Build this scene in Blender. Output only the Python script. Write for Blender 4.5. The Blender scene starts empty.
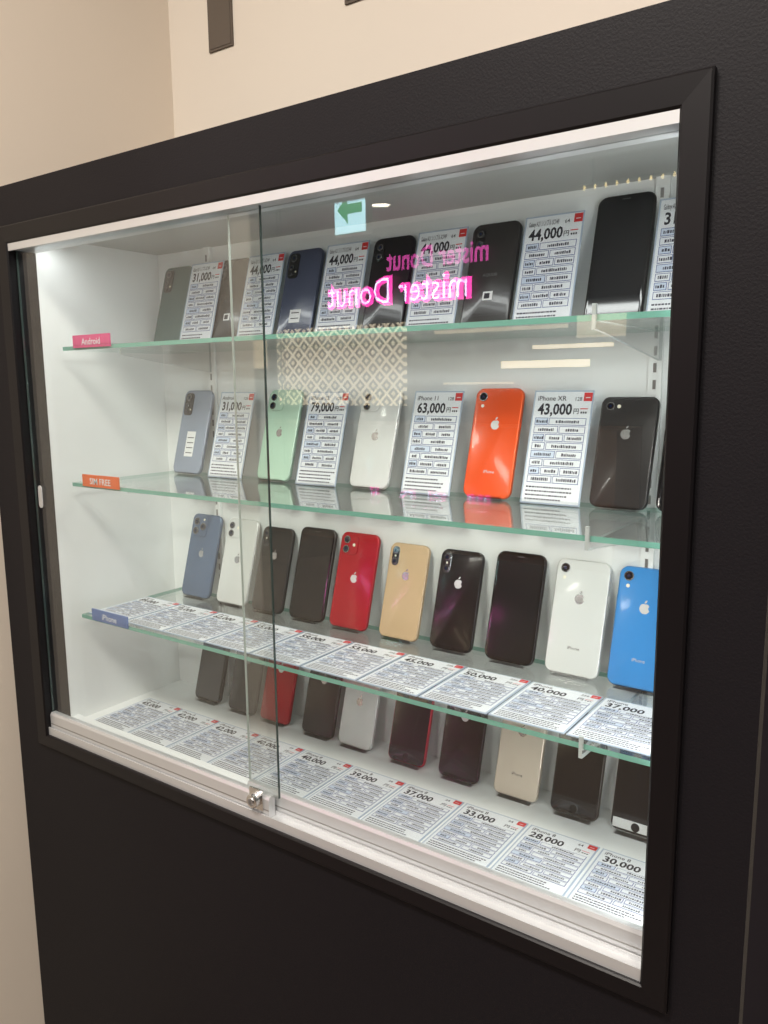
import bpy, math, random
from mathutils import Matrix, Vector
random.seed(7)
CZ = 1.45   # eye height; all z below are relative to it
sc = bpy.context.scene
sc.view_settings.view_transform = 'Standard'
sc.view_settings.look = 'None'
sc.view_settings.exposure = 0.0

# ------------------------------------------------------------ materials
MATS = {}
def srgb(r, g, b):
    f = lambda c: (c/255/12.92) if c/255 <= 0.04045 else ((c/255+0.055)/1.055)**2.4
    return (f(r), f(g), f(b), 1)
def pmat(name, col, rough=0.5, metal=0.0, coat=0.0, emit=None, es=0.0, bump=None, var=0.0, spec=0.5):
    if name in MATS: return MATS[name]
    m = bpy.data.materials.new(name); m.use_nodes = True
    nt = m.node_tree; b = nt.nodes['Principled BSDF']
    b.inputs['Base Color'].default_value = col
    b.inputs['Roughness'].default_value = rough
    b.inputs['Metallic'].default_value = metal
    b.inputs['Coat Weight'].default_value = coat
    b.inputs['Coat Roughness'].default_value = 0.05
    b.inputs['Specular IOR Level'].default_value = spec
    if emit:
        b.inputs['Emission Color'].default_value = emit
        b.inputs['Emission Strength'].default_value = es
    tc = nt.nodes.new('ShaderNodeTexCoord')
    if var > 0:
        n = nt.nodes.new('ShaderNodeTexNoise'); n.inputs['Scale'].default_value = 3.0
        n.inputs['Detail'].default_value = 4
        nt.links.new(tc.outputs['Object'], n.inputs['Vector'])
        mx = nt.nodes.new('ShaderNodeMix'); mx.data_type = 'RGBA'
        mx.inputs[6].default_value = tuple(c*(1-var) for c in col[:3])+(1,)
        mx.inputs[7].default_value = tuple(min(1, c*(1+var)) for c in col[:3])+(1,)
        nt.links.new(n.outputs['Fac'], mx.inputs[0])
        nt.links.new(mx.outputs[2], b.inputs['Base Color'])
    if bump:
        n = nt.nodes.new('ShaderNodeTexNoise'); n.inputs['Scale'].default_value = bump[0]
        n.inputs['Detail'].default_value = 5
        nt.links.new(tc.outputs['Object'], n.inputs['Vector'])
        bp = nt.nodes.new('ShaderNodeBump'); bp.inputs['Strength'].default_value = bump[1]
        bp.inputs['Distance'].default_value = bump[2]
        nt.links.new(n.outputs['Fac'], bp.inputs['Height'])
        nt.links.new(bp.outputs['Normal'], b.inputs['Normal'])
    MATS[name] = m
    return m
def glassmat(name, tint, f0=0.04):
    m = bpy.data.materials.new(name); m.use_nodes = True
    nt = m.node_tree; nt.nodes.clear()
    out = nt.nodes.new('ShaderNodeOutputMaterial')
    tr = nt.nodes.new('ShaderNodeBsdfTransparent'); tr.inputs[0].default_value = tint
    gl = nt.nodes.new('ShaderNodeBsdfGlossy'); gl.inputs['Roughness'].default_value = 0.0
    gl.inputs[0].default_value = (1, 1, 1, 1)
    lw = nt.nodes.new('ShaderNodeLayerWeight'); lw.inputs['Blend'].default_value = 0.5
    p = nt.nodes.new('ShaderNodeMath'); p.operation = 'POWER'; p.inputs[1].default_value = 5
    ma = nt.nodes.new('ShaderNodeMath'); ma.operation = 'MULTIPLY_ADD'
    ma.inputs[1].default_value = 1-f0; ma.inputs[2].default_value = f0
    mx = nt.nodes.new('ShaderNodeMixShader')
    nt.links.new(lw.outputs['Facing'], p.inputs[0]); nt.links.new(p.outputs[0], ma.inputs[0])
    nt.links.new(ma.outputs[0], mx.inputs[0]); nt.links.new(tr.outputs[0], mx.inputs[1])
    nt.links.new(gl.outputs[0], mx.inputs[2]); nt.links.new(mx.outputs[0], out.inputs[0])
    MATS[name] = m
    return m
def emat(name, col, s):
    m = bpy.data.materials.new(name); m.use_nodes = True
    nt = m.node_tree; nt.nodes.clear()
    out = nt.nodes.new('ShaderNodeOutputMaterial'); e = nt.nodes.new('ShaderNodeEmission')
    e.inputs[0].default_value = col; e.inputs[1].default_value = s
    nt.links.new(e.outputs[0], out.inputs[0]); MATS[name] = m
    return m

M_wall = pmat('cream_wall', (0.77, 0.70, 0.61, 1), 0.8, var=0.02, bump=(300, 0.1, 0.001))
M_wall2 = pmat('cream_wall_side', (0.77, 0.68, 0.575, 1), 0.8, var=0.02, bump=(300, 0.1, 0.001))
M_black = pmat('black_textured_laminate', (0.0080, 0.0068, 0.0088, 1), 0.55, bump=(420, 0.35, 0.001), spec=0.20)
M_side = pmat('black_side_panel', (0.014, 0.011, 0.020, 1), 0.8, spec=0.05)
M_bez = pmat('black_bezel', (0.005, 0.004, 0.005, 1), 0.38, spec=0.3)
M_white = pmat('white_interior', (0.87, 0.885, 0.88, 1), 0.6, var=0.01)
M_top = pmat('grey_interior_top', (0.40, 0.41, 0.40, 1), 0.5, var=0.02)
M_alu = pmat('aluminium_rail', (0.66, 0.67, 0.68, 1), 0.35, metal=0.5)
M_alud = pmat('aluminium_dark', (0.35, 0.34, 0.33, 1), 0.4, metal=0.7)
M_chrome = pmat('chrome', (0.8, 0.8, 0.8, 1), 0.15, metal=1)
M_glass = glassmat('pane_glass', (0.97, 0.985, 0.98, 1), 0.055)
M_shelf = glassmat('shelf_glass', (0.955, 0.98, 0.97, 1))
M_acr = glassmat('clear_acrylic', (0.965, 0.97, 0.97, 1))
M_edge = pmat('glass_green_edge', (0.19, 0.44, 0.36, 1), 0.2, coat=0.5)
M_dedge = pmat('glass_dark_edge', (0.04, 0.06, 0.055, 1), 0.2, coat=0.5)
M_ledge = pmat('glass_light_edge', (0.42, 0.48, 0.45, 1), 0.2, coat=0.5)
M_brk = pmat('frosted_bracket', (0.50, 0.54, 0.54, 1), 0.35)
M_led = emat('led_strip', (0.985, 1.0, 0.985, 1), 14.5)
M_fill = emat('added_side_glow', (0.985, 1.0, 0.985, 1), 19.5)
M_paper = pmat('card_paper', (0.80, 0.825, 0.86, 1), 0.45)
M_sleeve = pmat('card_sleeve_border', (0.42, 0.50, 0.62, 1), 0.4)
M_ink = pmat('ink_black', (0.02, 0.02, 0.03, 1), 0.6)
M_ink2 = pmat('ink_grey', (0.06, 0.06, 0.09, 1), 0.6)
M_blue = pmat('ink_blue', (0.11, 0.15, 0.34, 1), 0.6)
M_red = pmat('ink_red', (0.65, 0.03, 0.03, 1), 0.5)
M_lb = pmat('ink_lightblue', (0.62, 0.70, 0.83, 1), 0.6)

# ------------------------------------------------------------ mesh builder
class MB:
    def __init__(s): s.v=[]; s.f=[]; s.m=[]; s.mats=[]
    def mi(s, mat):
        if mat not in s.mats: s.mats.append(mat)
        return s.mats.index(mat)
    def face(s, pts, mat):
        i=len(s.v); s.v += [tuple(p) for p in pts]; s.f.append(tuple(range(i,i+len(pts)))); s.m.append(s.mi(mat))
    def box(s, x0,x1,y0,y1,z0,z1, mat, front=None):
        i=len(s.v)
        s.v += [(x0,y0,z0),(x1,y0,z0),(x1,y1,z0),(x0,y1,z0),(x0,y0,z1),(x1,y0,z1),(x1,y1,z1),(x0,y1,z1)]
        fs=[(0,3,2,1),(4,5,6,7),(0,1,5,4),(1,2,6,5),(2,3,7,6),(3,0,4,7)]
        k=s.mi(mat); ke=s.mi(front) if front else k
        for n,f in enumerate(fs):
            s.f.append(tuple(i+a for a in f)); s.m.append(k if n<2 else ke)
    def quad(s, x0,z0,x1,z1,y,mat):
        s.face([(x0,y,z0),(x1,y,z0),(x1,y,z1),(x0,y,z1)],mat)
    def rings(s, rings, mats, cap0=None, cap1=None):
        n=len(rings[0]); base=len(s.v)
        for r in rings: s.v += [tuple(p) for p in r]
        for k in range(len(rings)-1):
            mi=s.mi(mats[k])
            for j in range(n):
                a=base+k*n+j; b=base+k*n+(j+1)%n
                s.f.append((a,a+n,b+n,b)); s.m.append(mi)
        if cap0: s.f.append(tuple(base+j for j in range(n))); s.m.append(s.mi(cap0))
        if cap1:
            o=base+(len(rings)-1)*n; s.f.append(tuple(o+j for j in reversed(range(n)))); s.m.append(s.mi(cap1))
    def obj(s, name, loc=(0,0,0), rot=(0,0,0), smooth=False, parent=None):
        me=bpy.data.meshes.new(name); me.from_pydata(s.v,[],s.f)
        for m in s.mats: me.materials.append(m)
        me.polygons.foreach_set('material_index', s.m)
        if smooth:
            for p in me.polygons: p.use_smooth = len(p.vertices)==4
            try: me.set_sharp_from_angle(angle=math.radians(40))
            except Exception: pass
        me.update()
        o=bpy.data.objects.new(name, me); sc.collection.objects.link(o)
        o.location=(loc[0],loc[1],loc[2]+(CZ if parent is None else 0)); o.rotation_euler=rot
        if parent: o.parent=parent
        return o
def rr(cx,cz,w,h,r,y,n=6):
    pts=[]
    for (sx,sz,a0) in ((1,-1,-90),(1,1,0),(-1,1,90),(-1,-1,180)):
        for k in range(n+1):
            a=math.radians(a0+90*k/n)
            pts.append((cx+sx*(w/2-r)+r*math.cos(a), y, cz+sz*(h/2-r)+r*math.sin(a)))
    return pts
def circ(cx,cz,r,y,n=20):
    return [(cx+r*math.cos(2*math.pi*k/n),y,cz+r*math.sin(2*math.pi*k/n)) for k in range(n)]
def prism(mb,shape,args,y0,y1,mside,mface,bev=0.0):
    if shape=='rr':
        cx,cz,w,h,r=args
        R=[rr(cx,cz,w-2*bev,h-2*bev,max(r-bev,0.0004),y0), rr(cx,cz,w,h,r,y0+bev), rr(cx,cz,w,h,r,y1)]
    else:
        cx,cz,r=args
        R=[circ(cx,cz,r-bev,y0),circ(cx,cz,r,y0+bev),circ(cx,cz,r,y1)]
    mb.rings(R,[mside,mside],cap0=mface)

TXT={}
def textmesh(s, bold=0.0):
    key=(s,bold)
    if key in TXT: return TXT[key]
    cu=bpy.data.curves.new('tmp','FONT'); cu.body=s; cu.size=1; cu.offset=bold; cu.resolution_u=2
    o=bpy.data.objects.new('tmp',cu); sc.collection.objects.link(o)
    bpy.context.view_layer.update()
    dg=bpy.context.evaluated_depsgraph_get(); ev=o.evaluated_get(dg); me=ev.to_mesh()
    vs=[(v.co.x,v.co.y) for v in me.vertices]; fs=[tuple(p.vertices) for p in me.polygons]
    ev.to_mesh_clear(); bpy.data.objects.remove(o); bpy.data.curves.remove(cu)
    TXT[key]=(vs,fs); return TXT[key]
def addtext(mb,s,size,x,z,y,mat,bold=0.0,anchor='l',flip=1,maxw=None):
    vs,fs=textmesh(s,bold)
    if not vs: return
    w=max(v[0] for v in vs)*size
    sx=1.0
    if maxw and w>maxw: sx=maxw/w; w=maxw
    ox = x if anchor=='l' else (x-w/2 if anchor=='c' else x-w)
    i=len(mb.v); k=mb.mi(mat)
    mb.v += [(flip*(ox+v[0]*size*sx),y,z+v[1]*size) for v in vs]
    for f in fs: mb.f.append(tuple(i+a for a in f)); mb.m.append(k)

def box(name,x0,x1,y0,y1,z0,z1,mat,parent=None,edge=None):
    mb=MB(); mb.box(x0,x1,y0,y1,z0,z1,mat,edge); return mb.obj(name,parent=parent)

# ------------------------------------------------------------ cabinet
cab=bpy.data.objects.new('display_cabinet',None); sc.collection.objects.link(cab); cab.location=(0,0,CZ)
FL=-1.45
XL,XR_=-1.287,-0.109     # outer
OL,OR=-1.190,-0.197      # opening
OT,OB=0.219,-0.574
BX=0.026                 # bezel width
YF=0.705; YB=1.12; ZT=0.3045
IB=0.985                 # interior back plane
b=MB()
b.box(XL,OL-BX,YF,YF+0.02,FL,ZT,M_black); b.box(OR+BX,XR_,YF,YF+0.02,FL,ZT,M_black)
b.box(OL-BX,OR+BX,YF,YF+0.02,OT+BX,ZT,M_black); b.box(OL-BX,OR+BX,YF,YF+0.02,FL,OB-BX+0.008,M_black)
b.box(XL,XL+0.02,YF+0.02,YB,FL,ZT,M_side); b.box(XR_-0.02,XR_,YF+0.02,YB,FL,ZT,M_side)
b.box(XL+0.02,XR_-0.02,YF+0.02,YB,ZT-0.02,ZT,M_side)
o=b.obj('black_body',parent=cab)
def ringpts(g,y): return [(OL-g,y,OB-g*0.75),(OR+g,y,OB-g*0.75),(OR+g,y,OT+g),(OL-g,y,OT+g)]
b=MB()
b.rings([ringpts(BX,YF+0.004),ringpts(BX,0.6985),ringpts(BX-0.002,0.697),ringpts(0.002,0.698),ringpts(0,0.700),ringpts(0,0.745)],[M_bez]*5)
b.obj('bezel_frame',parent=cab)
# interior
IT=0.236; IFZ=-0.568
b=MB()
b.box(OL-0.02,OR+0.05,IB,IB+0.015,IFZ-0.02,IT+0.02,M_white)
b.box(OL-0.02,OL-0.0005,0.745,IB,IFZ-0.02,IT+0.02,M_white)
b.box(OR+0.03,OR+0.05,0.745,IB,IFZ-0.02,IT+0.02,M_white)
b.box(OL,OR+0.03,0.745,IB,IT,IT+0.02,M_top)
b.box(OL,OR+0.03,0.745,IB,IFZ-0.02,IFZ,M_white)
b.obj('interior_liner',parent=cab)
# uprights
b=MB()
for sx in (-1.058,-0.291):
    b.box(sx-0.008,sx+0.008,IB-0.006,IB-0.0005,IFZ,IT,M_white)
    z=IFZ+0.02
    while z<IT-0.02:
        b.quad(sx-0.0020,z,sx+0.0020,z+0.011,IB-0.0065,M_alud); z+=0.02
b.obj('slotted_uprights',parent=cab)
# tracks
b=MB()
b.box(OL,OR,0.704,0.745,OT-0.009,OT-0.0005,M_alu)
b.box(OL,OR,0.700,0.703,OT-0.011,OT-0.0005,M_alu)
b.obj('top_track',parent=cab)
b=MB()
b.box(OL,OR,0.703,0.744,OB,OB+0.008,M_alu)
b.box(OL,OR,0.703,0.705,OB+0.008,OB+0.013,M_alu)
b.box(OL,OR,0.7195,0.7210,OB+0.008,OB+0.013,M_alu)
b.box(OL,OR,0.742,0.744,OB+0.008,OB+0.016,M_alu)
b.obj('bottom_track',parent=cab)
# sliding panes
def pane(name,x0,x1,y,fx0,fx1,me):
    b=MB(); b.box(x0,x1,y-0.0015,y+0.0015,-0.536,OT-0.009,M_glass,None)
    for xx in (x0,x1):
        b.box(xx-0.0004,xx+0.0004,y-0.0016,y+0.0016,-0.535,OT-0.010,me)
    prof=[(y-0.006,-0.566),(y-0.006,-0.540),(y-0.004,-0.536),(y+0.004,-0.536),(y+0.006,-0.540),(y+0.006,-0.566)]
    b.rings([[(fx0,p[0],p[1]) for p in prof],[(fx1,p[0],p[1]) for p in prof]],[M_alu],cap0=M_alu,cap1=M_alu)
    b.box(fx0,fx1,y-0.0064,y-0.006,-0.5555,-0.5540,M_alud)
    b.obj(name,parent=cab)
pane('sliding_glass_left',OL+0.002,-0.676,0.7125,OL+0.002,-0.690,M_dedge)
pane('sliding_glass_right',-0.745,OR-0.001,0.7285,-0.745,OR-0.001,M_ledge)
# lock
b=MB()
b.box(-0.722,-0.698,0.7035,0.7062,-0.556,-0.528,M_chrome)
prism(b,'c',(-0.710,-0.542,0.0095),0.694,0.704,M_chrome,M_chrome,0.001)
prism(b,'c',(-0.710,-0.542,0.0055),0.6925,0.694,M_chrome,M_alud,0.0005)
b.quad(-0.7106,-0.545,-0.7094,-0.539,0.6923,M_ink)
b.obj('cam_lock',parent=cab)
b=MB(); prism(b,'rr',(-1.172,-0.17,0.010,0.036,0.005),0.7095,0.7109,M_alu,M_alu,0.0004)
b.obj('finger_pull',parent=cab)
# LED bar at top, plus an added fill at the right side
b=MB(); b.box(OL+0.01,OR+0.02,0.748,0.772,IT-0.012,IT-0.001,M_white)
b.quad(OL+0.02,0,OR+0.01,0,0,M_led); b.v[-4:]=[(OL+0.02,0.750,IT-0.0125),(OL+0.02,0.770,IT-0.0125),(OR+0.01,0.770,IT-0.0125),(OR+0.01,0.750,IT-0.0125)]
b.obj('led_bar_top',parent=cab)
b=MB(); b.box(OR+0.012,OR+0.03,0.748,0.778,IFZ+0.01,IT-0.02,M_white)  # added glowing bar hidden behind the right jamb, brightens lower rows and phone fronts
b.face([(OR+0.0115,0.750,IFZ+0.02),(OR+0.0115,0.750,IT-0.03),(OR+0.0115,0.776,IT-0.03),(OR+0.0115,0.776,IFZ+0.02)],M_fill)
b.obj('added_side_fill',parent=cab)
box('front_ledge',OL,OR+0.01,0.746,0.760,IFZ,IFZ+0.010,M_white,parent=cab)

# ------------------------------------------------------------ shelves
SH=[0.0655,-0.152,-0.3747]
TAG=[('Android',pmat('tag_pink',srgb(225,85,140),0.4)),('SIM FREE',pmat('tag_orange',srgb(228,105,45),0.4)),('iPhone',pmat('tag_blue',srgb(100,125,180),0.4))]
YS=0.762
for z,(tt,tm) in zip(SH,TAG):
    b=MB(); b.box(-1.162,OR+0.008,YS,IB-0.008,z-0.006,z,M_shelf,M_edge)
    b.obj('glass_shelf')
    for sx in (-1.058,-0.285):
        b=MB()
        prof=[(IB-0.007,z-0.040),(IB-0.007,z-0.0065),(YS+0.004,z-0.0065),(YS-0.002,z-0.0065),(YS-0.002,z+0.010),(YS-0.006,z+0.010),(YS-0.006,z-0.014),(YS+0.02,z-0.016)]
        if sx<-1: prof=[(IB-0.007,z-0.040),(IB-0.007,z-0.0065),(YS+0.03,z-0.0065),(YS+0.03,z-0.014)]
        b.rings([[(sx-0.002,p[0],p[1]) for p in prof],[(sx+0.002,p[0],p[1]) for p in prof]],[M_brk],cap0=M_acr,cap1=M_acr)
        b.obj('shelf_bracket')
    b=MB(); x0,x1=-1.128,-1.036
    b.box(x0,x1,YS-0.004,YS-0.0015,z-0.003,z+0.016,tm)
    b.box(x0,x1,YS-0.004,YS+0.008,z+0.0003,z+0.002,M_acr)
    addtext(b,tt,0.014,(x0+x1)/2,z+0.0012,YS-0.0043,M_paper,0.01,'c',maxw=0.08)
    b.obj('shelf_label')

# ------------------------------------------------------------ phones
def apple(mb,cx,cz,r,y,mat):
    pts=[]
    N=40; bx,bz,br=1.05*r,0.12*r,0.42*r
    for k in range(N):
        a=2*math.pi*k/N
        d=math.degrees(a)
        q=1-0.16*math.exp(-((d-90)/22)**2)-0.08*math.exp(-((d-270)/16)**2)
        x=0.95*r*q*math.cos(a); z=r*q*math.sin(a)
        if z<0: x*=1-0.18*(z/r)**2
        dx,dz=x-bx,z-bz; dd=math.hypot(dx,dz)
        if dd<br: x=bx-math.sqrt(max(br*br-dz*dz,0)); 
        pts.append((cx+x,y,cz+z))
    mb.face(pts,mat)
    lf=[]
    for k in range(12):
        a=2*math.pi*k/12; x=0.16*r*math.cos(a); z=0.34*r*math.sin(a)
        t=math.radians(-35); lf.append((cx+0.12*r+x*math.cos(t)-z*math.sin(t),y,cz+1.28*r+x*math.sin(t)+z*math.cos(t)))
    mb.face(lf,mat)
COL={ 'silver':(145,155,172),'mint':(186,216,196),'white':(220,221,219),'orange':(234,84,34),'grey':(44,42,43),
 'bluegrey':(92,110,136),'dark':(50,47,46),'black':(15,14,18),'red':(172,18,34),'gold':(202,172,136),'blue':(62,140,210),
 'greengrey':(84,106,102),'cream':(220,206,188),'navy':(74,80,102)}
def bodymat(c):
    return pmat('phone_'+c, srgb(*COL[c]), 0.22, coat=0.35, spec=0.5)
def sidemat(c):
    r=COL[c]; return pmat('phone_side_'+c, srgb(*[min(255,int(v*0.9+25)) for v in r]), 0.3, metal=0.6)
M_lens=pmat('lens_glass',(0.005,0.005,0.008,1),0.05,coat=1.0)
M_ring=pmat('lens_ring',(0.35,0.35,0.36,1),0.25,metal=0.9)
M_screen=pmat('screen_glass',(0.006,0.006,0.007,1),0.06,coat=0.6)
M_flash=pmat('flash',(0.9,0.85,0.7,1),0.3)
M_logo=pmat('logo_metal',(0.55,0.55,0.56,1),0.2,metal=0.8)
M_logow=pmat('logo_light',(0.80,0.80,0.80,1),0.25,metal=0.4)
M_stick=pmat('label_sticker',(0.85,0.85,0.85,1),0.5)
LEAN=math.radians(16)
def lens(b,x,z,r,y):
    prism(b,'c',(x,z,r),y-0.0014,y,M_ring,M_ring,0.0003)
    prism(b,'c',(x,z,r*0.8),y-0.0017,y-0.0014,M_lens,M_lens,0.0001)
    prism(b,'c',(x,z,r*0.35),y-0.00175,y-0.0017,M_navy,M_navy,0.00001)
M_navy=pmat('lens_core',(0.01,0.02,0.06,1),0.1)
def phone(x,z,kind,c,w=0.0755,h=0.150,yp=0.935,edge=None,yaw=0):
    b=MB(); t=0.008; r=0.0115 if kind not in('home','flat') else 0.010
    mb_,ms=bodymat(c),sidemat(edge or c)
    cz=h/2; e=0.0016
    face = M_screen if kind in('screen','home') else mb_
    R=[rr(0,cz,w-2*e-0.001,h-2*e-0.001,r-e,0.0),rr(0,cz,w-2*e,h-2*e,r-e,0.0001),rr(0,cz,w-0.0008,h-0.0008,r-0.0004,0.0010),rr(0,cz,w,h,r,0.0022),rr(0,cz,w,h,r,t-0.0022),rr(0,cz,w-2*e,h-2*e,r-e,t)]
    b.rings(R,[face,ms,ms,ms,ms],cap0=face,cap1=M_screen)
    b.box(-w/2-0.0005,-w/2+0.001,0.003,0.005,h*0.68,h*0.75,ms); b.box(-w/2-0.0005,-w/2+0.001,0.003,0.005,h*0.58,h*0.65,ms)
    b.box(w/2-0.001,w/2+0.0005,0.003,0.005,h*0.62,h*0.72,ms)
    L=-w/2; T=h
    if kind in('dual','triple','dual12'):
        s=0.031 if kind!='triple' else 0.037
        cx,cc=L+0.0045+s/2,T-0.0045-s/2
        prism(b,'rr',(cx,cc,s,s,0.008),-0.0012,0.0002,mb_,mb_,0.0004)
        if kind=='triple':
            for dx,dz in((-0.0085,0.0085),(-0.0085,-0.0085),(0.0085,0)): lens(b,cx+dx,cc+dz,0.0070,-0.0012)
            prism(b,'c',(cx+0.009,cc+0.0125,0.0022),-0.0014,-0.0011,M_flash,M_flash)
        elif kind=='dual':
            for dz in(0.0075,-0.0075): lens(b,cx-0.006,cc+dz,0.0060,-0.0012)
            prism(b,'c',(cx+0.008,cc,0.0025),-0.0014,-0.0011,M_flash,M_flash)
        else:
            lens(b,cx-0.0065,cc+0.0065,0.0060,-0.0012); lens(b,cx-0.0065,cc-0.0075,0.0060,-0.0012)
            prism(b,'c',(cx+0.008,cc+0.003,0.0025),-0.0014,-0.0011,M_flash,M_flash)
    elif kind=='pill':
        cx,cc=L+0.0055+0.0065,T-0.006-0.0145
        prism(b,'rr',(cx,cc,0.0125,0.029,0.0060),-0.0012,0.0002,M_ring,M_screen,0.0004)
        lens(b,cx,cc+0.008,0.0050,-0.0012); lens(b,cx,cc-0.008,0.0050,-0.0012)
        prism(b,'c',(cx,cc,0.0015),-0.0013,-0.0011,M_flash,M_flash)
    elif kind in('single','flat'):
        lens(b,L+0.0125,T-0.0125,0.0062 if kind=='single' else 0.0050,0.0)
        prism(b,'c',(L+(0.0125 if kind=='single' else 0.023),T-(0.025 if kind=='single' else 0.0125),0.0023),-0.0004,0.0001,M_flash,M_flash)
    elif kind=='android':
        prism(b,'rr',(L+0.016,T-0.026,0.021,0.040,0.006),-0.0012,0.0002,M_screen,M_screen,0.0004)
        lens(b,L+0.016,T-0.0145,0.0060,-0.0012); lens(b,L+0.0135,T-0.029,0.0042,-0.0012); lens(b,L+0.0135,T-0.040,0.0030,-0.0012)
        prism(b,'c',(L+0.022,T-0.036,0.0015),-0.0014,-0.0011,M_flash,M_flash)
    if kind in('dual','triple','dual12','pill','single','flat'):
        lm = M_logo if c in('white','mint','silver','cream','gold','dark','grey','bluegrey') else M_logow
        apple(b,0,h*(0.52 if kind in('dual','dual12','triple') else 0.66),0.0068,-0.0002,lm)
        if kind in('pill','single','flat') and c in('orange','blue','white','cream'): addtext(b,'iPhone',0.006,0,h*0.22,-0.0002,lm,0,'c')
    if kind=='screen':
        b.rings([rr(0,cz,w-0.0085,h-0.0085,r-0.004,-0.0001)],[],cap0=pmat('display_off',(0.012,0.012,0.014,1),0.08,coat=0.6))
        b.rings([rr(0,h-0.0068,w*0.42,0.0058,0.0027,-0.0002)],[],cap0=M_screen)
        b.rings([rr(0,h-0.0062,0.010,0.0010,0.0004,-0.0003)],[],cap0=M_ring)
    if kind=='home':
        b.rings([rr(0,cz,w-0.006,h-0.036,0.001,-0.0001)],[],cap0=pmat('display_off',(0.012,0.012,0.014,1),0.08,coat=0.6))
        if c=='white':
            Wf=pmat('white_front_glass',(0.75,0.75,0.74,1),0.1,coat=0.5)
            for (za,zb_) in((0.0045,0.0165),(h-0.0165,h-0.0045)): b.quad(-w/2+0.004,za,w/2-0.004,zb_,-0.00015,Wf)
        prism(b,'c',(0,0.0098,0.0056),-0.0004,0,M_ring,M_screen,0.0003)
        b.rings([rr(0,h-0.008,0.010,0.0012,0.0005,-0.0003)],[],cap0=M_ring)
    if kind=='android' and c in('silver','navy'):
        b.quad(-0.012,h*0.20,0.010,h*(0.50 if c=='silver' else 0.34),-0.0002,M_stick)
        for k in range(4 if c=='silver' else 2): b.quad(-0.009,h*(0.24+0.06*k),0.007,h*(0.25+0.06*k),-0.0003,M_ink)
    if kind=='notag':
        addtext(b,'AQUOS',0.006,0,h*0.5,-0.0002,M_ring,0,'c')
        prism(b,'rr',(L+0.014,T-0.022,0.013,0.028,0.006),-0.0010,0.0002,M_screen,M_screen,0.0004)
        lens(b,L+0.014,T-0.015,0.0048,-0.001); lens(b,L+0.014,T-0.029,0.0048,-0.001)
        if c=='dark': 
            b.quad(-0.006,h*0.28,0.008,h*0.36,-0.0003,M_stick); b.quad(-0.004,h*0.295,0.004,h*0.345,-0.0004,M_ink)
    return b.obj('smartphone',(x,yp,z+t*math.sin(LEAN)+0.0006),(-LEAN,0,yaw),smooth=True)
def stand(x,z,w,h,yp=0.935,t=0.0085):
    b=MB()
    c_,s_=math.cos(LEAN),math.sin(LEAN)
    def P(y,zz): return (y*c_+zz*s_, -y*s_+zz*c_)
    y0,y1=t,t+0.0015
    pr=[P(y0,0.005),P(y1,0.005),P(y1,h),P(y0,h)]
    b.rings([[(-w/2,p[0],p[1]) for p in pr],[(w/2,p[0],p[1]) for p in pr]],[M_acr],cap0=M_acr,cap1=M_acr)
    b.box(-w/2,w/2,-0.004,t+0.004,0.0,0.0004,M_acr)
    b.box(-w/2,w/2,-0.0045,-0.003,0.0004,0.007,M_acr)
    b.obj('acrylic_stand',(x,yp,z+0.0001))

# ------------------------------------------------------------ price cards
def card(x,y,z,name,price,w=0.080,h=0.148,flat=False,gb='64'):
    b=MB(); 
    b.box(-w/2,w/2,0.0,0.0010,0,h,M_sleeve)
    g=0.0019
    b.quad(-w/2+g,g,w/2-g,h-g,-0.0002,M_paper)
    y1=-0.0004; y2=-0.0006; y3=-0.0008
    L=-w/2+0.0055; R=w/2-0.0055
    k=h/0.148
    addtext(b,name,0.0090,L,h-0.0125*k-0.001,y1,M_ink,0.008,maxw=w*0.52)
    addtext(b,gb,0.0068,R-0.019,h-0.0125*k-0.001,y1,M_ink,0.008)
    b.quad(R-0.0070,h-0.0140*k,R+0.0040,h-0.0030*k,y1,M_red)
    b.quad(R-0.0045,h-0.0100*k,R+0.0015,h-0.0090*k,y2,M_paper)
    addtext(b,price,0.0190*k+0.001,L+0.002,h-0.0315*k,y1,M_ink,0.028,maxw=w*0.58)
    addtext(b,'円',0.0080,R-0.019,h-0.030*k,y1,M_ink,0.015)
    for q in range(3): b.quad(R-0.009+q*0.003,h-0.0300*k,R-0.007+q*0.003,h-0.0275*k,y1,M_ink)
    b.quad(R-0.010,h-0.0245*k,R,h-0.0232*k,y1,M_red)
    zt=h-0.036*k; zb=0.026*k; rows=8; rh=(zt-zb)/rows
    for r in range(rows):
        z1=zt-r*rh; z0=z1-rh+0.0012
        cols=[(0,0.26),(0.28,1.0)] if r in(0,3,5) else ([(0,0.48),(0.50,1.0)] if r in(1,4,7) else [(0,0.22),(0.24,0.60),(0.62,1.0)])
        for ci,(c0,c1) in enumerate(cols):
            xa=L+(R-L)*c0; xb=L+(R-L)*c1
            b.quad(xa,z0,xb,z1,y1,M_blue)
            li=0.0008
            b.quad(xa+li,z0+li,xb-li,z1-li,y2,M_lb if (ci==0 and r%2==0) else M_paper)
            ww=xb-xa; use=random.uniform(0.45,0.75)*ww
            xx=xa+(ww-use)/2; xe=xx+use; zc=(z0+z1)/2; hh=rh*0.19
            while xx<xe:
                l=random.uniform(0.0010,0.0026)
                b.quad(xx,zc-hh,xx+l,zc+hh*random.uniform(0.4,1),y3,M_ink2)
                xx+=l+0.0008
    for ln in range(4):
        zc=zb-0.0045*k-ln*0.0052*k; xx=L
        stop=R-random.uniform(0,0.025)
        while xx<stop:
            l=random.uniform(0.0014,0.0040); b.quad(xx,zc-0.0010,min(xx+l,R),zc+0.0010,y1,M_ink2); xx+=l+0.0009
    if flat:
        b.obj('price_card',(x,y,z+0.0011),(-math.pi/2,0,0))
    else:
        b.obj('price_card',(x,y,z+0.0012*math.sin(LEAN)+0.0006),(-LEAN,0,0))

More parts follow.
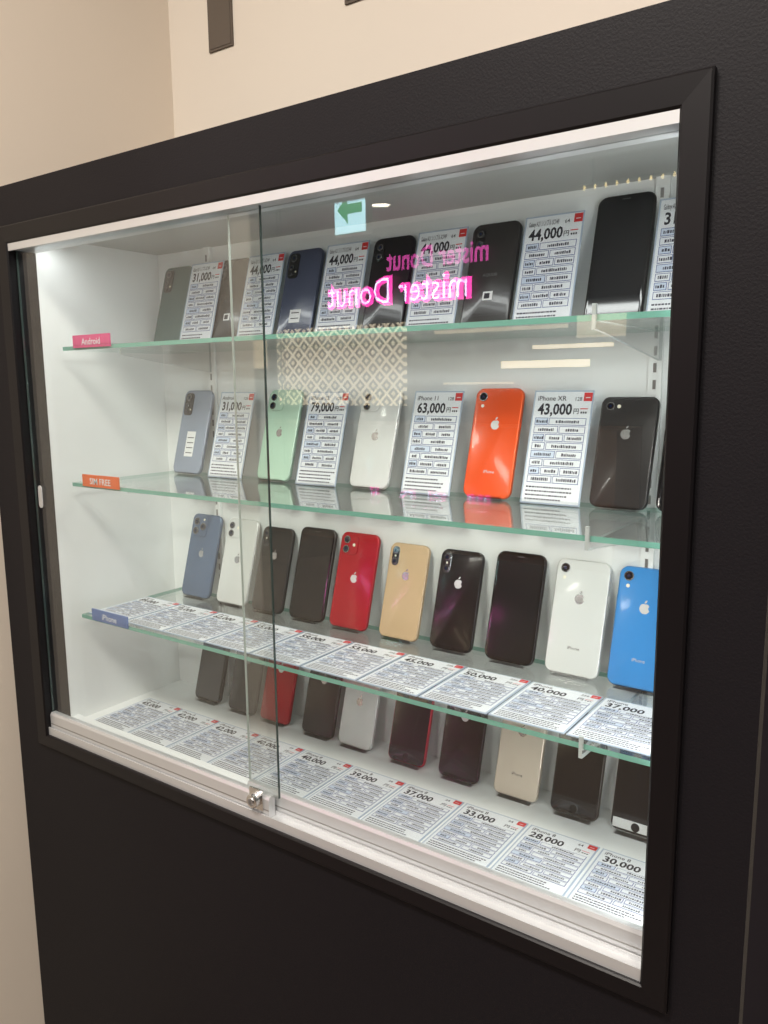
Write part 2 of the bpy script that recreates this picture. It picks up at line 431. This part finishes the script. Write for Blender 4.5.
YP=0.935
z=SH[0]
row1=[(-1.124,'android','greengrey'),(-1.046,'31,000'),(-0.983,'notag','dark'),(-0.909,'44,000'),(-0.831,'android','navy'),(-0.745,'44,000'),
      (-0.665,'notag','black'),(-0.582,'44,000'),(-0.502,'notag','dark'),(-0.420,'44,000'),(-0.332,'screen','dark'),(-0.252,'31,000')]
for it in row1:
    if len(it)==3:
        big = it[1]=='screen'
        phone(it[0],z,it[1],it[2],0.070,0.160 if big else 0.147); stand(it[0],z,0.05,0.09)
    else:
        card(it[0],YP-0.004,z,'Galaxy A21 シンプル SCV49',it[1],w=0.078,h=0.148,gb='64'); stand(it[0],z,0.078,0.10,YP-0.004,0.0012)
z=SH[1]
row2=[(-1.087,'android','silver'),(-0.986,'31,000','Android'),(-0.881,'dual12','mint'),(-0.787,'79,000','iPhone 12'),(-0.690,'dual12','white'),
      (-0.588,'63,000','iPhone 11'),(-0.495,'single','orange'),(-0.402,'43,000','iPhone XR'),(-0.317,'flat','grey'),(-0.236,'screen','black')]
for it in row2:
    if it[1] in('android','dual12','single','screen','flat'):
        hh=0.138 if it[1]=='flat' else 0.150
        phone(it[0],z,it[1],it[2],0.071,hh); stand(it[0],z,0.05,0.09)
    else:
        card(it[0],YP-0.004,z,it[2],it[1],w=0.080,h=0.148,gb='128'); stand(it[0],z,0.08,0.10,YP-0.004,0.0012)
z=SH[2]
row3=[(-1.080,'triple','bluegrey'),(-0.989,'dual12','white'),(-0.905,'pill','dark'),(-0.819,'screen','dark'),(-0.734,'dual','red'),(-0.640,'pill','gold'),
      (-0.550,'pill','black'),(-0.4590,'screen','black'),(-0.370,'single','white'),(-0.286,'single','blue')]
for i,(x,k,c) in enumerate(row3):
    hh=0.143 if (k=='pill') else 0.150
    phone(x,z,k,c,0.069 if hh<0.15 else 0.073,hh); stand(x,z,0.05,0.09)
pr3=['89,000','72,000','62,000','55,000','59,000','53,000','45,000','50,000','40,000','37,000']
for i,p in enumerate(pr3):
    card(-1.112+0.0945*i,0.772,z,'iPhone',p,w=0.092,h=0.122,flat=True,gb='256')
z=IFZ
row4=[(-1.062,'screen','black'),(-0.975,'flat','dark'),(-0.897,'flat','red'),(-0.802,'flat','dark'),(-0.725,'dual','white'),(-0.627,'home','black','red'),
      (-0.537,'flat','black'),(-0.446,'flat','cream'),(-0.361,'home','dark'),(-0.279,'home','white')]
for i,it in enumerate(row4):
    phone(it[0],z,it[1],it[2],0.066,0.137,edge=it[3] if len(it)>3 else None,yp=0.936); stand(it[0],z,0.05,0.09,yp=0.936)
pr4=['45,000','42,000','42,000','40,000','40,000','39,000','37,000','33,000','28,000','30,000']
for i,p in enumerate(pr4):
    card(-1.118+0.0957*i,0.768,z,'iPhone 8',p,w=0.092,h=0.122,flat=True,gb='64')

# ------------------------------------------------------------ room
FZ=-1.45
M_floor=pmat('mall_floor',(0.16,0.12,0.09,1),0.25,var=0.2)
M_ceil=pmat('mall_ceiling',(0.36,0.32,0.28,1),0.9)
M_far=pmat('mall_far_wall',(0.06,0.05,0.045,1),0.7,var=0.1)
box('floor',-8,5,-6,1.3,FZ-0.1,FZ,M_floor)
box('ceiling',-8,5,-6,1.3,1.5,1.6,M_ceil)
box('wall_back',-1.293,5,1.125,1.3,FZ,1.5,M_wall)
box('wall_left',-8,-1.290,0.1,1.3,FZ,1.5,M_wall2)
box('wall_right',5,5.1,-6,1.3,FZ,1.5,M_far)
box('wall_far_left',-8.1,-8,-6,0.1,FZ,1.5,M_far)
box('wall_front',-8,5,-6.1,-6,FZ,1.5,M_far)
M_slot=pmat('wall_slot_brown',(0.12,0.095,0.075,1),0.6)
for i in range(5):
    xs=-1.180+0.320*i
    b=MB(); b.box(xs,xs+0.062,1.1215,1.1249,0.615,1.10,M_slot); b.box(xs+0.004,xs+0.058,1.1205,1.1215,0.619,1.09,M_slot)
    b.obj('wall_slat')
# donut shop across the mall
shop=bpy.data.objects.new('donut_shop_front',None); sc.collection.objects.link(shop); shop.location=(0,0,CZ)
box('fascia',-7.6,-1.2,-5.2,-5.05,0.62,1.5,pmat('shop_fascia',(0.02,0.015,0.015,1),0.5),parent=shop)
b=MB()
Mp=emat('neon_pink',(1.0,0.05,0.42,1),11.0); Mw=emat('neon_white',(0.8,0.65,1.0,1),13.0); Mghost=emat('ghost_reflection_pink',(0.9,0.10,0.5,1),4.5)
addtext(b,'mister Donut',0.35,-(-4.40),0.78,-5.00,Mp,0.055,'c',flip=-1,maxw=1.66)
addtext(b,'mister Donut',0.35,-(-4.40),0.78,-4.98,Mw,-0.010,'c',flip=-1,maxw=1.62)
addtext(b,'mister Donut',0.27,-(-3.95),1.08,-5.00,Mghost,0.02,'c',flip=-1,maxw=1.1)  # extra dim row added to imitate a ghost reflection of the sign
b.obj('neon_lettering',parent=shop)
m=bpy.data.materials.new('lattice'); m.use_nodes=True; nt=m.node_tree; nt.nodes.clear()
out=nt.nodes.new('ShaderNodeOutputMaterial'); e=nt.nodes.new('ShaderNodeEmission')
tc=nt.nodes.new('ShaderNodeTexCoord'); sp=nt.nodes.new('ShaderNodeSeparateXYZ'); cb=nt.nodes.new('ShaderNodeCombineXYZ')
nt.links.new(tc.outputs['Object'],sp.inputs[0]); nt.links.new(sp.outputs['X'],cb.inputs['X']); nt.links.new(sp.outputs['Z'],cb.inputs['Y'])
mp=nt.nodes.new('ShaderNodeMapping'); mp.inputs['Rotation'].default_value=(0,0,math.radians(45)); mp.vector_type='TEXTURE'
mp.inputs['Scale'].default_value=(0.115,0.115,1)
vo=nt.nodes.new('ShaderNodeTexVoronoi'); vo.voronoi_dimensions='2D'; vo.inputs['Randomness'].default_value=0.0; vo.inputs['Scale'].default_value=1.0
vo.distance='CHEBYCHEV'
cr=nt.nodes.new('ShaderNodeValToRGB'); cr.color_ramp.elements[0].position=0.12; cr.color_ramp.elements[0].color=(0.9,0.72,0.48,1)
cr.color_ramp.elements[1].position=0.22; cr.color_ramp.elements[1].color=(0.08,0.06,0.04,1)
e2=cr.color_ramp.elements.new(0.34); e2.color=(0.08,0.06,0.04,1); e3=cr.color_ramp.elements.new(0.44); e3.color=(1,0.82,0.56,1)
nt.links.new(cb.outputs[0],mp.inputs[0]); nt.links.new(mp.outputs[0],vo.inputs['Vector']); nt.links.new(vo.outputs['Distance'],cr.inputs[0])
nt.links.new(cr.outputs[0],e.inputs[0]); e.inputs[1].default_value=3.4; nt.links.new(e.outputs[0],out.inputs[0])
box('lattice_panel',-6.0,-4.35,-5.12,-5.06,-0.20,0.60,m,parent=shop)
box('counter',-6.5,-2.0,-5.0,-4.4,FZ,-0.35,pmat('counter_wood',(0.25,0.13,0.06,1),0.4,var=0.2),parent=shop)
Mg_=emat('menu_glow',(1,0.80,0.52,1),5.0); Mg2=emat('menu_glow_dim',(1,0.78,0.5,1),2.0)
for (xa,xb,za,zb_,mm) in [(-4.0,-2.7,0.47,0.50,Mg2),(-3.0,-2.3,0.30,0.33,Mg_),(-3.3,-2.5,0.14,0.20,Mg_),(-3.9,-3.2,0.00,0.02,Mg2),(-2.6,-2.2,0.38,0.56,Mg2),(-7.4,-6.2,0.2,0.5,Mg2)]:
    box('shelf_light',xa,xb,-5.12,-5.06,za,zb_,mm,parent=shop)
# exit sign hanging
Me=emat('exit_white',(0.50,0.82,0.90,1),7.5); Mg=emat('exit_green',(0.0,0.65,0.20,1),2.6)
b=MB(); ex,ez,ey=-3.40,1.155,-3.0
b.box(ex-0.14,ex+0.14,ey-0.06,ey,ez-0.145,ez+0.145,M_alud)
b.face([(ex-0.13,ey+0.004,ez-0.135),(ex-0.13,ey+0.004,ez+0.135),(ex+0.13,ey+0.004,ez+0.135),(ex+0.13,ey+0.004,ez-0.135)],Me)
b.face([(ex-0.105,ey+0.008,ez+0.02),(ex-0.015,ey+0.008,ez+0.115),(ex-0.015,ey+0.008,ez-0.075)],Mg)
b.quad(ex-0.016,ez-0.012,ex+0.105,ez+0.052,ey+0.008,Mg)
b.box(ex-0.01,ex+0.01,ey-0.04,ey-0.02,ez+0.145,1.5,M_alud)
b.obj('exit_sign')
# bulbs
b=MB(); Mb=emat('bulb_warm',(1,0.75,0.3,1),5.0)
b.box(-2.2,-1.35,-4.01,-3.99,1.33,1.338,M_ink); b.box(-2.1,-2.09,-4.005,-3.995,1.338,1.5,M_ink); b.box(-1.42,-1.41,-4.005,-3.995,1.338,1.5,M_ink)
for i in range(11):
    bx=-2.15+i*0.075
    for k in range(8):
        a0=2*math.pi*k/8; a1=2*math.pi*(k+1)/8
        for (z0,r0,z1,r1) in((1.298,0.003,1.306,0.009),(1.306,0.009,1.318,0.009),(1.318,0.009,1.33,0.004)):
            b.face([(bx+r0*math.cos(a0),-4+r0*math.sin(a0),z0),(bx+r0*math.cos(a1),-4+r0*math.sin(a1),z0),(bx+r1*math.cos(a1),-4+r1*math.sin(a1),z1),(bx+r1*math.cos(a0),-4+r1*math.sin(a0),z1)],Mb)
b.obj('string_lights')
# ceiling downlights with lamps
Mdl=emat('downlight_glow',(1,0.88,0.7,1),16.0)
for (x,y,p) in [(-0.6,-0.5,48),(0.9,-0.6,40),(-0.2,-2.2,32),(-2.6,-1.6,22),(-5.0,-2.5,26),(2.5,-2.5,30),(-2.2,-3.6,16),(-4.03,-4.25,0)]:
    b=MB()
    ring=lambda r,z:[(r*math.cos(2*math.pi*k/24),r*math.sin(2*math.pi*k/24),z) for k in range(24)]
    b.rings([ring(0.095,0.0),ring(0.095,-0.012),ring(0.085,-0.012),ring(0.08,-0.003)],[M_white]*3)
    b.face(ring(0.08,-0.003),Mdl)
    b.obj('ceiling_downlight',(x,y,1.5))
    if p==0: continue
    l=bpy.data.lights.new('lamp','AREA'); l.shape='DISK'; l.size=0.5; l.energy=p; l.color=(1.0,0.93,0.85)
    lo=bpy.data.objects.new('downlight_lamp',l); sc.collection.objects.link(lo); lo.location=(x,y,CZ+1.47)
w=bpy.data.worlds.new('world'); sc.world=w; w.use_nodes=True
w.node_tree.nodes['Background'].inputs[0].default_value=(0.9,0.8,0.7,1); w.node_tree.nodes['Background'].inputs[1].default_value=0.15

# ------------------------------------------------------------ camera
fwd=Vector((-0.5696,0.8069,-0.1576)).normalized()
up=Vector((-0.0825,0.1347,0.9875)); right=fwd.cross(up).normalized(); up=right.cross(fwd)
M=Matrix((right,up,-fwd)).transposed().to_4x4(); M.translation=Vector((0,0,CZ))
cd=bpy.data.cameras.new('camera'); co=bpy.data.objects.new('camera',cd); sc.collection.objects.link(co)
co.matrix_world=M; cd.sensor_fit='HORIZONTAL'; cd.sensor_width=36; cd.lens=794/768*36; cd.clip_start=0.01
sc.camera=co
